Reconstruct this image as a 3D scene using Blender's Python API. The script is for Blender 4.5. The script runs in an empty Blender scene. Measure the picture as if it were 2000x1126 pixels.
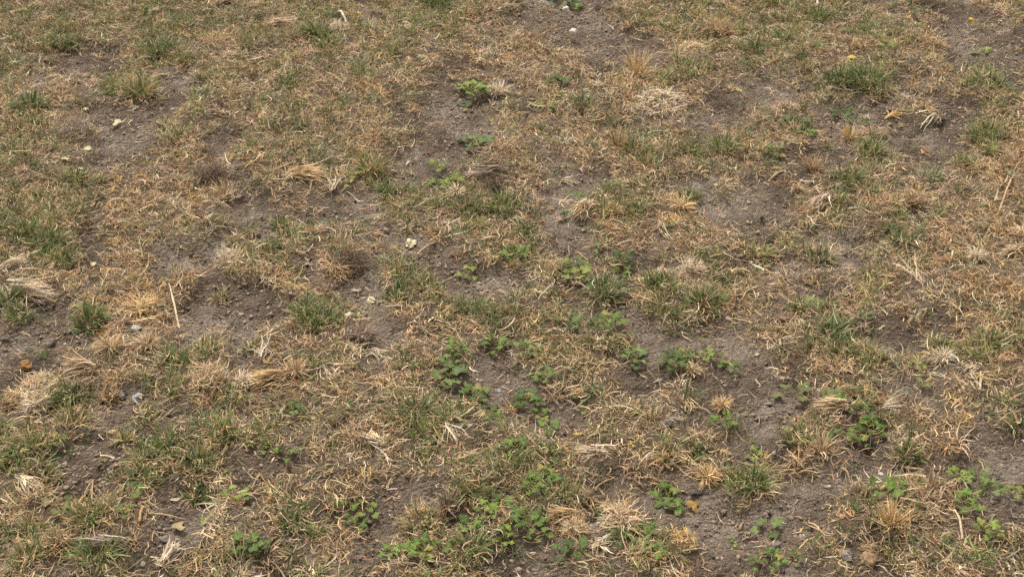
import bpy, math, random
import numpy as np

# ------------------------------------------------------------------ camera, sky, sun, exposure
scene = bpy.context.scene
col = scene.collection
R = math.radians
CAM_H, PITCH, TANH = 1.6, R(33.0), 0.36            # eye height, tilt below the horizon, tan of half the horizontal view

cam_data = bpy.data.cameras.new('camera')
cam = bpy.data.objects.new('camera', cam_data); col.objects.link(cam)
cam.location = (0, 0, CAM_H); cam.rotation_euler = (R(90) - PITCH, 0, 0)
cam_data.sensor_width = 36; cam_data.lens = 18 / TANH
cam_data.clip_start = 0.05; cam_data.clip_end = 1000
cam_data.dof.use_dof = True; cam_data.dof.focus_distance = 2.62; cam_data.dof.aperture_fstop = 10.0
scene.camera = cam

SUN_EL, SUN_AZ = R(62), R(-28)                      # azimuth from +y towards +x
world = bpy.data.worlds.new('World'); scene.world = world; world.use_nodes = True
wn = world.node_tree.nodes; wl = world.node_tree.links
bg = wn['Background']; bg.inputs['Strength'].default_value = 0.10
sky = wn.new('ShaderNodeTexSky'); sky.sky_type = 'NISHITA'; sky.sun_disc = False
sky.sun_elevation = SUN_EL; sky.sun_rotation = SUN_AZ; sky.dust_density = 4.0; sky.air_density = 1.0
hs = wn.new('ShaderNodeHueSaturation'); hs.inputs['Saturation'].default_value = 0.12   # overcast: a grey-white sky
wl.new(sky.outputs['Color'], hs.inputs['Color']); wl.new(hs.outputs['Color'], bg.inputs['Color'])
sun_data = bpy.data.lights.new('sun', 'SUN'); sun = bpy.data.objects.new('sun', sun_data); col.objects.link(sun)
sun_data.energy = 1.5; sun_data.angle = R(15); sun_data.color = (1.0, 0.98, 0.955)
sun.rotation_euler = (R(90) - SUN_EL, 0, math.pi - SUN_AZ)
scene.view_settings.view_transform = 'Standard'; scene.view_settings.look = 'None'
scene.view_settings.exposure = 1.38; scene.view_settings.gamma = 1.0
scene.cycles.use_denoising = False
scene.cycles.max_bounces = 5; scene.cycles.diffuse_bounces = 3; scene.cycles.transmission_bounces = 3

rng = np.random.default_rng(7)
random.seed(7)

# ------------------------------------------------------------------ photo pixel (2000 x 1126) <-> ground point
CP, SP = math.cos(PITCH), math.sin(PITCH)
def ground(px, py):
    u = (px - 1000) / 1000 * TANH; v = (563 - py) / 1000 * TANH
    t = CAM_H / (SP - v * CP)
    return u * t, t * (CP + v * SP)
def pixel(x, y):
    d = y * CP + CAM_H * SP
    return 1000 + x / d / TANH * 1000, 563 - (y * SP - CAM_H * CP) / d / TANH * 1000
def metres_per_px(px, py):
    x, y = ground(px, py)
    return (y * CP + CAM_H * SP) * TANH / 1000
def half_width(y): return np.maximum(0.25, (y * CP + CAM_H * SP) * TANH)

# ------------------------------------------------------------------ noise
TAB = np.random.default_rng(3).random((8, 256, 256))
def vn(x, y, s, k=0):                              # smooth value noise, cell size s, 0..1
    x = np.asarray(x, float) / s + 37.3 * (k + 1); y = np.asarray(y, float) / s + 11.7 * (k + 1)
    xi = np.floor(x).astype(int); yi = np.floor(y).astype(int)
    fx = x - xi; fy = y - yi
    fx = fx * fx * (3 - 2 * fx); fy = fy * fy * (3 - 2 * fy)
    T = TAB[k % 8]
    a = T[xi & 255, yi & 255]; b = T[(xi + 1) & 255, yi & 255]
    c = T[xi & 255, (yi + 1) & 255]; d = T[(xi + 1) & 255, (yi + 1) & 255]
    return (a * (1 - fx) + b * fx) * (1 - fy) + (c * (1 - fx) + d * fx) * fy
def fbm(x, y, s, k=0, o=3):
    r = 0; w = 0; a = 1
    for i in range(o):
        r = r + a * vn(x, y, s / 2.1 ** i, k + i); w += a; a *= 0.5
    return r / w
def sstep(a, b, x):
    t = np.clip((x - a) / (b - a), 0, 1); return t * t * (3 - 2 * t)

# ------------------------------------------------------------------ what covers the ground, in 50-pixel cells of the photograph
# S bare soil, s soil with a little straw, m thin straw, t tan straw, o orange straw, g green and straw, G green, y yellowish, h weeds on soil
COVER = """
gggggggggggGGtsggGttShhSggggtggggGsgmsgg
ggggtggGgtgtGtggggtmmssSStgttgggtggtmSSm
ggSSsgggttmttttgmttgtttSSsgttggtmtyttshs
gmtyggSsymtgtgtytshsttttoogmsmsmGGGsttgs
gttsSSSystggtgtsmSststgmtttssmtmhsstSSgt
ggttSsttsgtggtotsSstttttgtmstgggsmtSSsgo
tggSSmtystttggosSshttstttggggghsSmGsStot
gggGootttsttttghmhtttssstgsStsmtggttgtto
gggssttsoSsmSSsgggGGgshggtosssStttgmtmtt
GGGSttmgsGsgtgmsstgtgmsmomtttsgmsssGtgoo
tggsooSSStggmtsmSShggthmhsmgmtsgtsgtsttt
tsttoooosmttmsSGgsSSmtsGsgggsttsstosttoo
GssGootSSSSsGGsttggGggshsgggttmggtttsoot
SmSstttSySttgtsstttmttggssssmttgghSSsmgg
sstttmGGgsotttmgtthSgtgtsshhsSmmggttytGt
sttsSsmtotttttttthhShtsgssmSSSssmgmsmttm
gtGGsgssggggggyyyGthhsstgttshSsttGttstsg
GGhSSmGggtgmttttgtstGmggttttmssGhhsttoSs
GgSSSgggghmsttmtttggGGtmmtggstmtmsSsmsSS
ttssggSSghtttthSSsghGGgsmshhGgsssttttths
ttmGggSsgstgshSSoshgghtstssSSSSSmtttmths
mgmsstSmtytgttshGtGhhhtthhtsSgsttmstttht
ggsGGSttygsmttstggGSssthhtthshhstmsgtggt
""".split()
#        cover  green orange pale yellow
CODE = {'S': (.05, .10, .1, .3, .1), 's': (.25, .18, .12, .5, .1), 'm': (.52, .16, .18, .5, .1), 't': (.92, .21, .20, .55, .15),
        'o': (1.05, .05, .95, .3, .0), 'g': (.95, .74, .15, .3, .28), 'G': (1.0, 1.0, .06, .2, .15), 'y': (.92, .5, .1, .5, .7),
        'h': (.45, .50, .2, .3, .15)}
GRID = np.array([[CODE[c] for c in row[:40].ljust(40, row[-1])] for row in COVER])       # 23 x 40 x 5
# broad patches that override the cells: px, py, radius x, radius y, then cover, green, orange, pale, yellow
PATCHES = np.array([(440, 612, 118, 50, .02, .05, .10, .30, .05), (235, 575, 115, 42, 1.00, .05, .70, .40, .00), (285, 432, 110, 66, .95, .08, .55, .45, .00),
                    (1905, 480, 115, 175, .95, .16, .55, .40, .05), (70, 455, 95, 95, 1.00, .90, .08, .20, .15), (230, 720, 110, 40, .95, .08, .30, .60, .00)])
def cover(x, y, warp=21):
    px, py = pixel(x, y)
    s = 0.09
    px = px + (fbm(x, y, s, 1) - .5) * 4 * warp; py = py + (fbm(x, y, s, 4) - .5) * 2.6 * warp
    gx = px / 50 - .5; gy = py / 50 - .5
    # beyond the frame the field goes on like its edge, mirrored
    gx = np.abs(gx); gx = np.where(gx > 39, 78 - gx, gx); gx = np.clip(np.abs(gx), 0, 38.999)
    gy = np.abs(gy); gy = np.where(gy > 22, 44 - gy, gy); gy = np.clip(np.abs(gy), 0, 21.999)
    xi = gx.astype(int); yi = gy.astype(int); fx = (gx - xi)[..., None]; fy = (gy - yi)[..., None]
    g = (GRID[yi, xi] * (1 - fx) + GRID[yi, xi + 1] * fx) * (1 - fy) + (GRID[yi + 1, xi] * (1 - fx) + GRID[yi + 1, xi + 1] * fx) * fy
    for p in PATCHES:
        k = (.85 * (1 - sstep(.65, 1.1, np.hypot((px - p[0]) / p[2], (py - p[1]) / p[3]))))[..., None]
        g = g * (1 - k) + p[4:] * k
    return g
def density(c, x, y):                              # cover sharpened into patches
    n = fbm(x, y, 0.055, 2) - .5
    return np.clip(sstep(.24, .88, c[..., 0] + n * .52), 0, 1)
def height(x, y, fine=True):
    x = np.asarray(x, float); y = np.asarray(y, float)
    c = cover(x, y); d = density(c, x, y)
    h = .035 * (fbm(x, y, .7, 0) - .5) + .018 * d + .022 * (fbm(x, y, .11, 5) - .5)
    if fine:
        bare = 1 - .6 * d
        h = h + bare * (.012 * (vn(x, y, .030, 3) - .5) + .009 * (vn(x, y, .014, 6) - .5))
        cr = np.abs(fbm(x, y, .06, 7, 2) - .5)     # shallow cracks in the bare crust
        h = h - .006 * bare * (1 - sstep(0, .022, cr))
    return h
def hz(x, y): return float(height(np.array([x]), np.array([y]), False)[0])

# ------------------------------------------------------------------ materials
def new_mat(name):
    m = bpy.data.materials.new(name); m.use_nodes = True
    nt = m.node_tree; return m, nt, nt.nodes, nt.links, nt.nodes['Principled BSDF']
def ramp(nodes, stops):
    r = nodes.new('ShaderNodeValToRGB'); e = r.color_ramp.elements
    while len(e) < len(stops): e.new(.5)
    for k, (p, c) in enumerate(stops): e[k].position = p; e[k].color = (*c, 1)
    return r
def noise(nodes, links, coord, scale, detail=4, rough=.6):
    n = nodes.new('ShaderNodeTexNoise'); n.inputs['Scale'].default_value = scale
    n.inputs['Detail'].default_value = detail; n.inputs['Roughness'].default_value = rough
    links.new(coord, n.inputs['Vector']); return n
def mixc(nodes, links, mode, fac, a, b):
    m = nodes.new('ShaderNodeMix'); m.data_type = 'RGBA'; m.blend_type = mode
    if isinstance(fac, (int, float)): m.inputs[0].default_value = fac
    else: links.new(fac, m.inputs[0])
    for s, v in ((6, a), (7, b)):
        if isinstance(v, tuple): m.inputs[s].default_value = (*v, 1)
        else: links.new(v, m.inputs[s])
    return m.outputs[2]

def soil_material():
    m, nt, N, L, p = new_mat('dry_soil')
    tc = N.new('ShaderNodeTexCoord').outputs['Object']
    a = noise(N, L, tc, 5, 5); b = noise(N, L, tc, 45, 5, .7); c = noise(N, L, tc, 320, 3, .7)
    ra = ramp(N, [(.34, (.108, .077, .052)), (.50, (.205, .152, .107)), (.66, (.345, .275, .208))]); L.new(a.outputs[0], ra.inputs[0])
    rb = ramp(N, [(.3, (.62, .60, .58)), (.55, (1, 1, 1)), (.75, (1.25, 1.25, 1.27))]); L.new(b.outputs[0], rb.inputs[0])
    rc = ramp(N, [(.3, (.6, .58, .56)), (.6, (1.1, 1.1, 1.1)), (.78, (1.5, 1.48, 1.42))]); L.new(c.outputs[0], rc.inputs[0])
    o = mixc(N, L, 'MULTIPLY', 1.0, ra.outputs[0], rb.outputs[0]); o = mixc(N, L, 'MULTIPLY', .8, o, rc.outputs[0])
    at = N.new('ShaderNodeAttribute'); at.attribute_name = 'thatch'
    th = ramp(N, [(.3, (.10, .066, .036)), (.6, (.21, .145, .080)), (.8, (.34, .25, .15))]); L.new(c.outputs[0], th.inputs[0])
    mf = N.new('ShaderNodeMath'); mf.operation = 'MULTIPLY'; mf.inputs[1].default_value = .6; L.new(at.outputs['Fac'], mf.inputs[0])
    o = mixc(N, L, 'MIX', mf.outputs[0], o, th.outputs[0])
    L.new(o, p.inputs['Base Color']); p.inputs['Roughness'].default_value = .95; p.inputs['Specular IOR Level'].default_value = .15
    v = N.new('ShaderNodeTexVoronoi'); v.inputs['Scale'].default_value = 150; L.new(tc, v.inputs['Vector'])
    d = noise(N, L, tc, 260, 5, .7)
    mx = N.new('ShaderNodeMath'); mx.operation = 'SUBTRACT'; L.new(d.outputs[0], mx.inputs[0]); L.new(v.outputs['Distance'], mx.inputs[1])
    bp = N.new('ShaderNodeBump'); bp.inputs['Strength'].default_value = 1.0; bp.inputs['Distance'].default_value = .013
    L.new(mx.outputs[0], bp.inputs['Height']); L.new(bp.outputs[0], p.inputs['Normal'])
    return m
def blade_material(name, transl, rough=.65, spec=.2):
    m, nt, N, L, p = new_mat(name)
    at = N.new('ShaderNodeAttribute'); at.attribute_name = 'Col'
    tc = N.new('ShaderNodeTexCoord').outputs['Object']
    n = noise(N, L, tc, 240, 2); r = ramp(N, [(.3, (.72, .70, .68)), (.7, (1.2, 1.2, 1.2))]); L.new(n.outputs[0], r.inputs[0])
    o = mixc(N, L, 'MULTIPLY', 1.0, at.outputs['Color'], r.outputs[0])
    L.new(o, p.inputs['Base Color']); p.inputs['Roughness'].default_value = rough; p.inputs['Specular IOR Level'].default_value = spec
    t = N.new('ShaderNodeBsdfTranslucent'); L.new(o, t.inputs['Color'])
    ms = N.new('ShaderNodeMixShader'); ms.inputs[0].default_value = transl
    L.new(p.outputs[0], ms.inputs[1]); L.new(t.outputs[0], ms.inputs[2]); L.new(ms.outputs[0], N['Material Output'].inputs['Surface'])
    return m
def leaf_material():
    m, nt, N, L, p = new_mat('weed_leaf')
    oi = N.new('ShaderNodeObjectInfo'); at = N.new('ShaderNodeAttribute'); at.attribute_name = 'Col'
    tc = N.new('ShaderNodeTexCoord').outputs['Object']
    n = noise(N, L, tc, 5, 3); r = ramp(N, [(.3, (.74, .77, .70)), (.55, (1, 1, 1)), (.75, (1.25, 1.2, 1.15))]); L.new(n.outputs[0], r.inputs[0])
    o = mixc(N, L, 'MULTIPLY', 1.0, oi.outputs['Color'], at.outputs['Color']); o = mixc(N, L, 'MULTIPLY', 1.0, o, r.outputs[0])
    L.new(o, p.inputs['Base Color']); p.inputs['Roughness'].default_value = .55; p.inputs['Specular IOR Level'].default_value = .22
    bp = N.new('ShaderNodeBump'); bp.inputs['Strength'].default_value = .3; bp.inputs['Distance'].default_value = .002
    L.new(n.outputs[0], bp.inputs['Height']); L.new(bp.outputs[0], p.inputs['Normal'])
    t = N.new('ShaderNodeBsdfTranslucent'); L.new(o, t.inputs['Color'])
    ms = N.new('ShaderNodeMixShader'); ms.inputs[0].default_value = .28
    L.new(p.outputs[0], ms.inputs[1]); L.new(t.outputs[0], ms.inputs[2]); L.new(ms.outputs[0], N['Material Output'].inputs['Surface'])
    return m
def stone_material():
    m, nt, N, L, p = new_mat('stone')
    oi = N.new('ShaderNodeObjectInfo'); tc = N.new('ShaderNodeTexCoord').outputs['Object']
    n = noise(N, L, tc, 110, 5, .7); n2 = noise(N, L, tc, 500, 3, .7)
    r = ramp(N, [(.32, (.5, .47, .44)), (.5, (.95, .94, .93)), (.7, (1.2, 1.2, 1.2))]); L.new(n.outputs[0], r.inputs[0])
    o = mixc(N, L, 'MULTIPLY', 1.0, oi.outputs['Color'], r.outputs[0])
    L.new(o, p.inputs['Base Color']); p.inputs['Roughness'].default_value = .85; p.inputs['Specular IOR Level'].default_value = .2
    bp = N.new('ShaderNodeBump'); bp.inputs['Strength'].default_value = .7; bp.inputs['Distance'].default_value = .003
    L.new(n2.outputs[0], bp.inputs['Height']); L.new(bp.outputs[0], p.inputs['Normal'])
    return m
M_SOIL = soil_material(); M_DRY = blade_material('dry_straw', .22); M_GREEN = blade_material('green_blade', .32, .5, .3)
M_CRUMB = blade_material('soil_crumb', .0, .95, .1); M_LEAF = leaf_material(); M_STONE = stone_material()

# ------------------------------------------------------------------ mesh helpers
def mesh_from(name, V, F, C=None, mat=None, smooth=True):
    me = bpy.data.meshes.new(name); V = np.asarray(V, np.float32); F = np.asarray(F, np.int32)
    k = F.shape[1]
    me.vertices.add(len(V)); me.vertices.foreach_set('co', V.ravel())
    me.loops.add(F.size); me.loops.foreach_set('vertex_index', F.ravel())
    me.polygons.add(len(F)); me.polygons.foreach_set('loop_start', np.arange(0, F.size, k, dtype=np.int32))
    if smooth: me.polygons.foreach_set('use_smooth', np.ones(len(F), bool))
    me.update(calc_edges=True)
    if C is not None:
        a = me.color_attributes.new('Col', 'FLOAT_COLOR', 'POINT')
        a.data.foreach_set('color', np.concatenate([C, np.ones((len(C), 1))], 1).astype(np.float32).ravel())
    if mat: me.materials.append(mat)
    return me
def link(name, me, parent=None, loc=(0, 0, 0), rot=(0, 0, 0), scale=1):
    o = bpy.data.objects.new(name, me); col.objects.link(o); o.parent = parent
    o.location = loc; o.rotation_euler = rot; o.scale = (scale,) * 3 if isinstance(scale, (int, float)) else scale
    return o
def tag(o, label=None, cat=None, group=None, kind=None):
    for k, v in (('label', label), ('category', cat), ('group', group), ('kind', kind)):
        if v: o[k] = v
    return o

# ribbons: n curved tapering blades as one mesh
def ribbons(base, az, pitch, length, width, c0, c1, segs=3, bend=0., curl=0., wander=.3, roll=.5, floor=None, tip=.12, clear=.0015, rs=None):
    rs = rs or rng
    n = len(base); f = lambda a: np.broadcast_to(np.asarray(a, float), (n,)).copy()
    az, pitch, length, width, bend, curl = map(f, (az, pitch, length, width, bend, curl))
    p = np.array(base, float); seg = length / segs
    rl = rs.normal(0, 1, n) * roll
    P, W = [], []
    for i in range(segs + 1):
        t = i / segs
        d = np.stack([np.cos(pitch) * np.cos(az), np.cos(pitch) * np.sin(az), np.sin(pitch)], 1)
        s = np.stack([-np.sin(az), np.cos(az), np.zeros(n)], 1); u = np.cross(d, s)
        wv = s * np.cos(rl)[:, None] + u * np.sin(rl)[:, None]
        prof = (.75 + .25 * min(1, t * 3)) * (1 - (1 - tip) * max(0, (t - .35) / .65) ** 1.5)
        P.append(p.copy()); W.append(wv * (width * prof / 2)[:, None])
        if i < segs:
            p = p + d * seg[:, None]
            if floor is not None: p[:, 2] = np.maximum(p[:, 2], floor(p[:, 0], p[:, 1]) + clear)
            pitch = pitch - bend / segs + rs.normal(0, 1, n) * wander * .45
            az = az + curl / segs + rs.normal(0, 1, n) * wander
            pitch = np.clip(pitch, -1.2, 1.5); rl = rl + rs.normal(0, 1, n) * .25
    P = np.stack(P, 1); W = np.stack(W, 1)
    V = np.stack([P - W, P + W], 2).reshape(n, -1, 3)
    k = (segs + 1) * 2
    q = np.array([[2 * i, 2 * i + 1, 2 * i + 3, 2 * i + 2] for i in range(segs)])
    F = (np.arange(n)[:, None, None] * k + q[None]).reshape(-1, 4)
    t = np.repeat(np.linspace(0, 1, segs + 1), 2)[None, :, None]
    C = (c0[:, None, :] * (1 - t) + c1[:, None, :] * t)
    return V.reshape(-1, 3), F, C.reshape(-1, 3)
def join(parts):
    V, F, C, k = [], [], [], 0
    for v, f, c in parts: V.append(v); F.append(f + k); C.append(c); k += len(v)
    return np.concatenate(V), np.concatenate(F), np.concatenate(C)

# palette (linear albedo)
PAL = {'pale': (.58, .45, .29), 'straw': (.47, .33, .175), 'tan': (.38, .255, .135), 'orange': (.43, .262, .120), 'brown': (.19, .118, .062),
       'grey': (.25, .19, .14), 'white': (.56, .475, .35), 'gold': (.55, .36, .14), 'dark': (.085, .058, .04),
       'green': (.122, .155, .040), 'deep': (.078, .112, .032), 'blue': (.125, .16, .066), 'lime': (.21, .22, .07), 'olive': (.18, .17, .06)}
PAL = {k: np.array(v) for k, v in PAL.items()}
def pick(n, weights, rs=None, var=.22):
    rs = rs or rng
    keys = list(weights); w = np.array([weights[k] for k in keys], float)
    A = np.stack([PAL[k] for k in keys])[rs.choice(len(keys), n, p=w / w.sum())]
    return A * np.exp(rs.normal(0, var, (n, 1))) * np.exp(rs.normal(0, .05, (n, 3)))

# ------------------------------------------------------------------ the ground, one sheet out to the horizon
def build_ground():
    fine_y = []; y = .95
    while y < 5.4: fine_y.append(y); y += .0028 + .0014 * y
    ys = np.array([-400, -120, -40, -12, -4, -1.5, -.4, .2, .5, .7, .82] + fine_y + [5.6, 6, 7, 9, 13, 20, 35, 70, 150, 400.])
    u = np.linspace(-1.22, 1.22, 420)
    us = np.concatenate([-np.array([300, 100, 30, 10, 4, 2.2, 1.6, 1.35])[:], u, np.array([1.35, 1.6, 2.2, 4, 10, 30, 100, 300])])
    Y, U = np.meshgrid(ys, us, indexing='ij'); X = U * half_width(Y)
    Z = height(X.ravel(), Y.ravel()).reshape(X.shape)
    far = sstep(6, 30, np.hypot(X, Y)); Z = Z * (1 - far)
    r, c = X.shape
    i = np.arange(r * c).reshape(r, c)
    F = np.stack([i[:-1, :-1], i[:-1, 1:], i[1:, 1:], i[1:, :-1]], -1).reshape(-1, 4)
    V = np.stack([X, Y, Z], -1).reshape(-1, 3)
    me = mesh_from('ground', V, F, None, M_SOIL)
    cv = cover(V[:, 0], V[:, 1]); d = density(cv, V[:, 0], V[:, 1])
    a = me.attributes.new('thatch', 'FLOAT', 'POINT'); a.data.foreach_set('value', d.astype(np.float32))
    tag(link('ground', me), 'dry cracked grey brown soil between the grass patches', 'ground', kind='structure')
    return len(F) * 2
build_ground()
def floor_fn(x, y): return height(x, y, False)

def free(x, y):
    k = np.ones(len(x), bool)
    for ex, ey, er in EXCL: k &= (x - ex) ** 2 + ((y - ey) * .85) ** 2 > er * er
    return k
# ------------------------------------------------------------------ scatter area (frame plus margins)
def scatter(n):
    y = rng.uniform(1.15, 5.0, n); hw = half_width(5.0) + .4
    x = rng.uniform(-hw, hw, n); k = np.abs(x) < half_width(y) + .4
    x, y = x[k], y[k]
    inside = (np.abs(x) < half_width(y) + .06) & (y > 1.55) & (y < 4.25)
    k = inside | (rng.random(len(x)) < .27)
    return x[k], y[k]

def lawn():
    # matted dead bits
    x, y = scatter(250000); c = cover(x, y); d = density(c, x, y)
    k = rng.random(len(x)) < .19 + .81 * d ** 1.2; x, y, c, d = x[k], y[k], c[k], d[k]; n = len(x)
    z = floor_fn(x, y) + rng.uniform(.0005, .007, n) * (.3 + d)
    cc = pick(n, {'brown': .7, 'tan': 1.1, 'straw': 1.1, 'grey': .6, 'dark': .25, 'pale': .6})
    org = (rng.random(n) < c[:, 2] * .8); cc[org] = pick(org.sum(), {'orange': 1, 'straw': .4})
    parts = [ribbons(np.stack([x, y, z], 1), rng.uniform(0, 6.283, n), rng.normal(0, .25, n), rng.uniform(.009, .030, n), rng.uniform(.0008, .0020, n),
                     cc, cc * rng.uniform(.8, 1.25, (n, 1)), segs=2, curl=rng.normal(0, .8, n), wander=.35, floor=None)]
    # dry clumps
    x, y = scatter(29000); c = cover(x, y); d = density(c, x, y)
    k = (rng.random(len(x)) < .03 + .97 * d ** 1.3) & free(x, y); x, y, c, d = x[k], y[k], c[k], d[k]
    nb = rng.integers(7, 22, len(x)); idx = np.repeat(np.arange(len(x)), nb); n = len(idx)
    rad = rng.uniform(.004, .020, len(x))[idx] * np.sqrt(rng.random(n)); th = rng.uniform(0, 6.283, n)
    bx = x[idx] + rad * np.cos(th); by = y[idx] + rad * np.sin(th); cb = c[idx]
    tuft_az = rng.uniform(0, 6.283, len(x))[idx]; flat = (rng.random(len(x)) < .55)[idx]
    az = np.where(flat, tuft_az + rng.normal(0, .7, n), th + rng.normal(0, .6, n))
    pitch = np.where(flat, rng.normal(.08, .2, n), rng.normal(.5, .4, n))
    z = floor_fn(bx, by) + rng.uniform(0, .006, n)
    base_c = pick(len(x), {'pale': .55, 'straw': 1.25, 'tan': 1.2, 'brown': .3, 'grey': .28}, var=.12)
    org = rng.random(len(x)) < c[:, 2] * .9; base_c[org] = pick(org.sum(), {'orange': 1.1, 'gold': .3, 'straw': .5}, var=.12)
    cc = base_c[idx] * np.exp(rng.normal(0, .25, (n, 1))) * (.72 + .6 * fbm(bx, by, .07, 2))[:, None]
    w = rng.uniform(.0010, .0026, n)
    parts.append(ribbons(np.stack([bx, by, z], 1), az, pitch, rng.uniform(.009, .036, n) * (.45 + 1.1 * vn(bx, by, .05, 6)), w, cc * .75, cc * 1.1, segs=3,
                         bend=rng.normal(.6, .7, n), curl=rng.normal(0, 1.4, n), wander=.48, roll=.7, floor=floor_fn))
    # loose pale straws lying on top, also over the soil
    x, y = scatter(31000); c = cover(x, y); d = density(c, x, y)
    k = rng.random(len(x)) < .13 + .45 * d * (.4 + c[:, 3]); x, y, c, d = x[k], y[k], c[k], d[k]; n = len(x)
    z = floor_fn(x, y) + .002 + rng.uniform(.0, .016, n) * d
    cc = pick(n, {'pale': 1.0, 'straw': 1.0, 'white': .10, 'tan': .8, 'gold': .12})
    parts.append(ribbons(np.stack([x, y, z], 1), rng.uniform(0, 6.283, n), rng.normal(.05, .22, n), rng.uniform(.016, .06, n) * (.6 + .4 * d), rng.uniform(.0009, .0028, n),
                         cc, cc, segs=4, curl=rng.normal(0, 1.0, n), wander=.33, roll=.5, floor=floor_fn))
    # hair-thin rootlets
    x, y = scatter(30000); c = cover(x, y); d = density(c, x, y)
    k = rng.random(len(x)) < .5 - .15 * d; x, y = x[k], y[k]; n = len(x)
    cc = pick(n, {'grey': 1, 'brown': .7, 'pale': .8, 'tan': .7})
    parts.append(ribbons(np.stack([x, y, floor_fn(x, y) + .002], 1), rng.uniform(0, 6.283, n), rng.normal(.05, .25, n), rng.uniform(.01, .035, n), rng.uniform(.0005, .0011, n),
                         cc, cc, segs=3, curl=rng.normal(0, 2, n), wander=.5, floor=floor_fn, tip=.5))
    V, F, C = join(parts); nt = len(F) * 2
    tag(link('dry_grass', mesh_from('dry_grass', V, F, C, M_DRY)), 'short withered tan and orange grass matted over the soil', 'grass', kind='stuff')
    # green clumps
    x, y = scatter(40000); c = cover(x, y); d = density(c, x, y)
    gp = np.clip(c[:, 1] + (fbm(x, y, .08, 3) - .5) * .9, .02, 1.0)
    k = (rng.random(len(x)) < (.04 + .96 * d) * gp) & free(x, y); x, y, c, d = x[k], y[k], c[k], d[k]
    nb = rng.integers(5, 17, len(x)); idx = np.repeat(np.arange(len(x)), nb); n = len(idx)
    rad = rng.uniform(.003, .018, len(x))[idx] * np.sqrt(rng.random(n)); th = rng.uniform(0, 6.283, n)
    bx = x[idx] + rad * np.cos(th); by = y[idx] + rad * np.sin(th)
    z = floor_fn(bx, by) + rng.uniform(0, .004, n)
    base_c = pick(len(x), {'green': 1.2, 'deep': .8, 'blue': .5, 'olive': .8, 'lime': .3}, var=.15)
    ye = rng.random(len(x)) < c[:, 4] * .7; base_c[ye] = pick(ye.sum(), {'lime': 1, 'olive': .6}, var=.15)
    cc = base_c[idx] * np.exp(rng.normal(0, .22, (n, 1))) * (.72 + .65 * fbm(bx, by, .07, 5))[:, None]
    tipc = np.where((rng.random(n) < .22)[:, None], pick(n, {'straw': 1, 'tan': 1}), cc * 1.15)
    parts = [ribbons(np.stack([bx, by, z], 1), th + rng.normal(0, .6, n), rng.normal(.75, .4, n), rng.uniform(.011, .038, n) * (.5 + 1.1 * vn(bx, by, .05, 6)), rng.uniform(.0012, .0027, n),
                     cc * .85, tipc, segs=3, bend=rng.normal(.6, .6, n), curl=rng.normal(0, .6, n), wander=.2, roll=.5, floor=floor_fn)]
    V, F, C = join(parts)
    tag(link('green_grass', mesh_from('green_grass', V, F, C, M_GREEN)), 'sparse short green grass blades growing through the straw', 'grass', kind='stuff')
    return nt, len(F) * 2

ICO_V = []; ph = (1 + 5 ** .5) / 2
for a, b in ((-1, ph), (1, ph), (-1, -ph), (1, -ph)):
    ICO_V += [(a, b, 0), (0, a, b), (b, 0, a)]
ICO_V = np.array(ICO_V) / math.hypot(1, ph)
def hull(V):                                        # faces of the icosahedron: triples at edge length
    e = np.linalg.norm(V[:, None] - V[None], axis=2); m = sorted(set(np.round(e[0], 4)))[1]
    F = []
    for i in range(12):
        for j in range(i + 1, 12):
            for k in range(j + 1, 12):
                if max(e[i, j], e[j, k], e[i, k]) < m * 1.05:
                    nrm = np.cross(V[j] - V[i], V[k] - V[i]); F.append((i, j, k) if nrm @ (V[i] + V[j] + V[k]) > 0 else (i, k, j))
    return np.array(F)
ICO_F = hull(ICO_V)
def crumbs():
    x, y = scatter(300000); c = cover(x, y); d = density(c, x, y)
    loose = sstep(.38, .62, fbm(x, y, .22, 6))
    k = rng.random(len(x)) < (1 - d) ** 1.5 * (.16 + .75 * loose) * .75; x, y = x[k], y[k]; n = len(x)
    r = np.minimum(.0011 + rng.exponential(.0010, n), .0045)
    J = ICO_V[None] * np.exp(rng.normal(0, .27, (n, 12, 1))) * np.stack([rng.uniform(.8, 1.4, n), rng.uniform(.8, 1.4, n), rng.uniform(.5, .9, n)], 1)[:, None, :]
    a = rng.uniform(0, 6.283, n); ca, sa = np.cos(a)[:, None], np.sin(a)[:, None]
    J = np.stack([J[..., 0] * ca - J[..., 1] * sa, J[..., 0] * sa + J[..., 1] * ca, J[..., 2]], -1) * r[:, None, None]
    V = J + np.stack([x, y, height(x, y) + r * .1], 1)[:, None, :]
    F = (np.arange(n)[:, None, None] * 12 + ICO_F[None]).reshape(-1, 3)
    cc = np.array([.198, .147, .104]) * np.exp(rng.normal(0, .22, (n, 1))) * np.exp(rng.normal(0, .04, (n, 3)))
    C = np.repeat(cc, 12, 0)
    tag(link('soil_crumbs', mesh_from('soil_crumbs', V.reshape(-1, 3), F, C, M_CRUMB, False)), 'loose brown soil crumbs strewn over the bare patches', 'soil', kind='stuff')
    return len(F)


# ================================================================== THINGS
EXCL = []                                           # (x, y, r): where things stand the lawn leaves room
THINGS = []                                         # (object, px, py, category) of everything labelled by hand or by its neighbours
LANDMARKS = []                                      # (phrase, px, py)
def place(px, py):
    x, y = ground(px, py); return x, y, hz(x, y)
def local_floor(x0, y0, z0):
    return lambda x, y: height(x + x0, y + y0, False) - z0
def empty(name, px, py):
    o = link(name, None, loc=place(px, py)); o.empty_display_size = .01; return o

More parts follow.
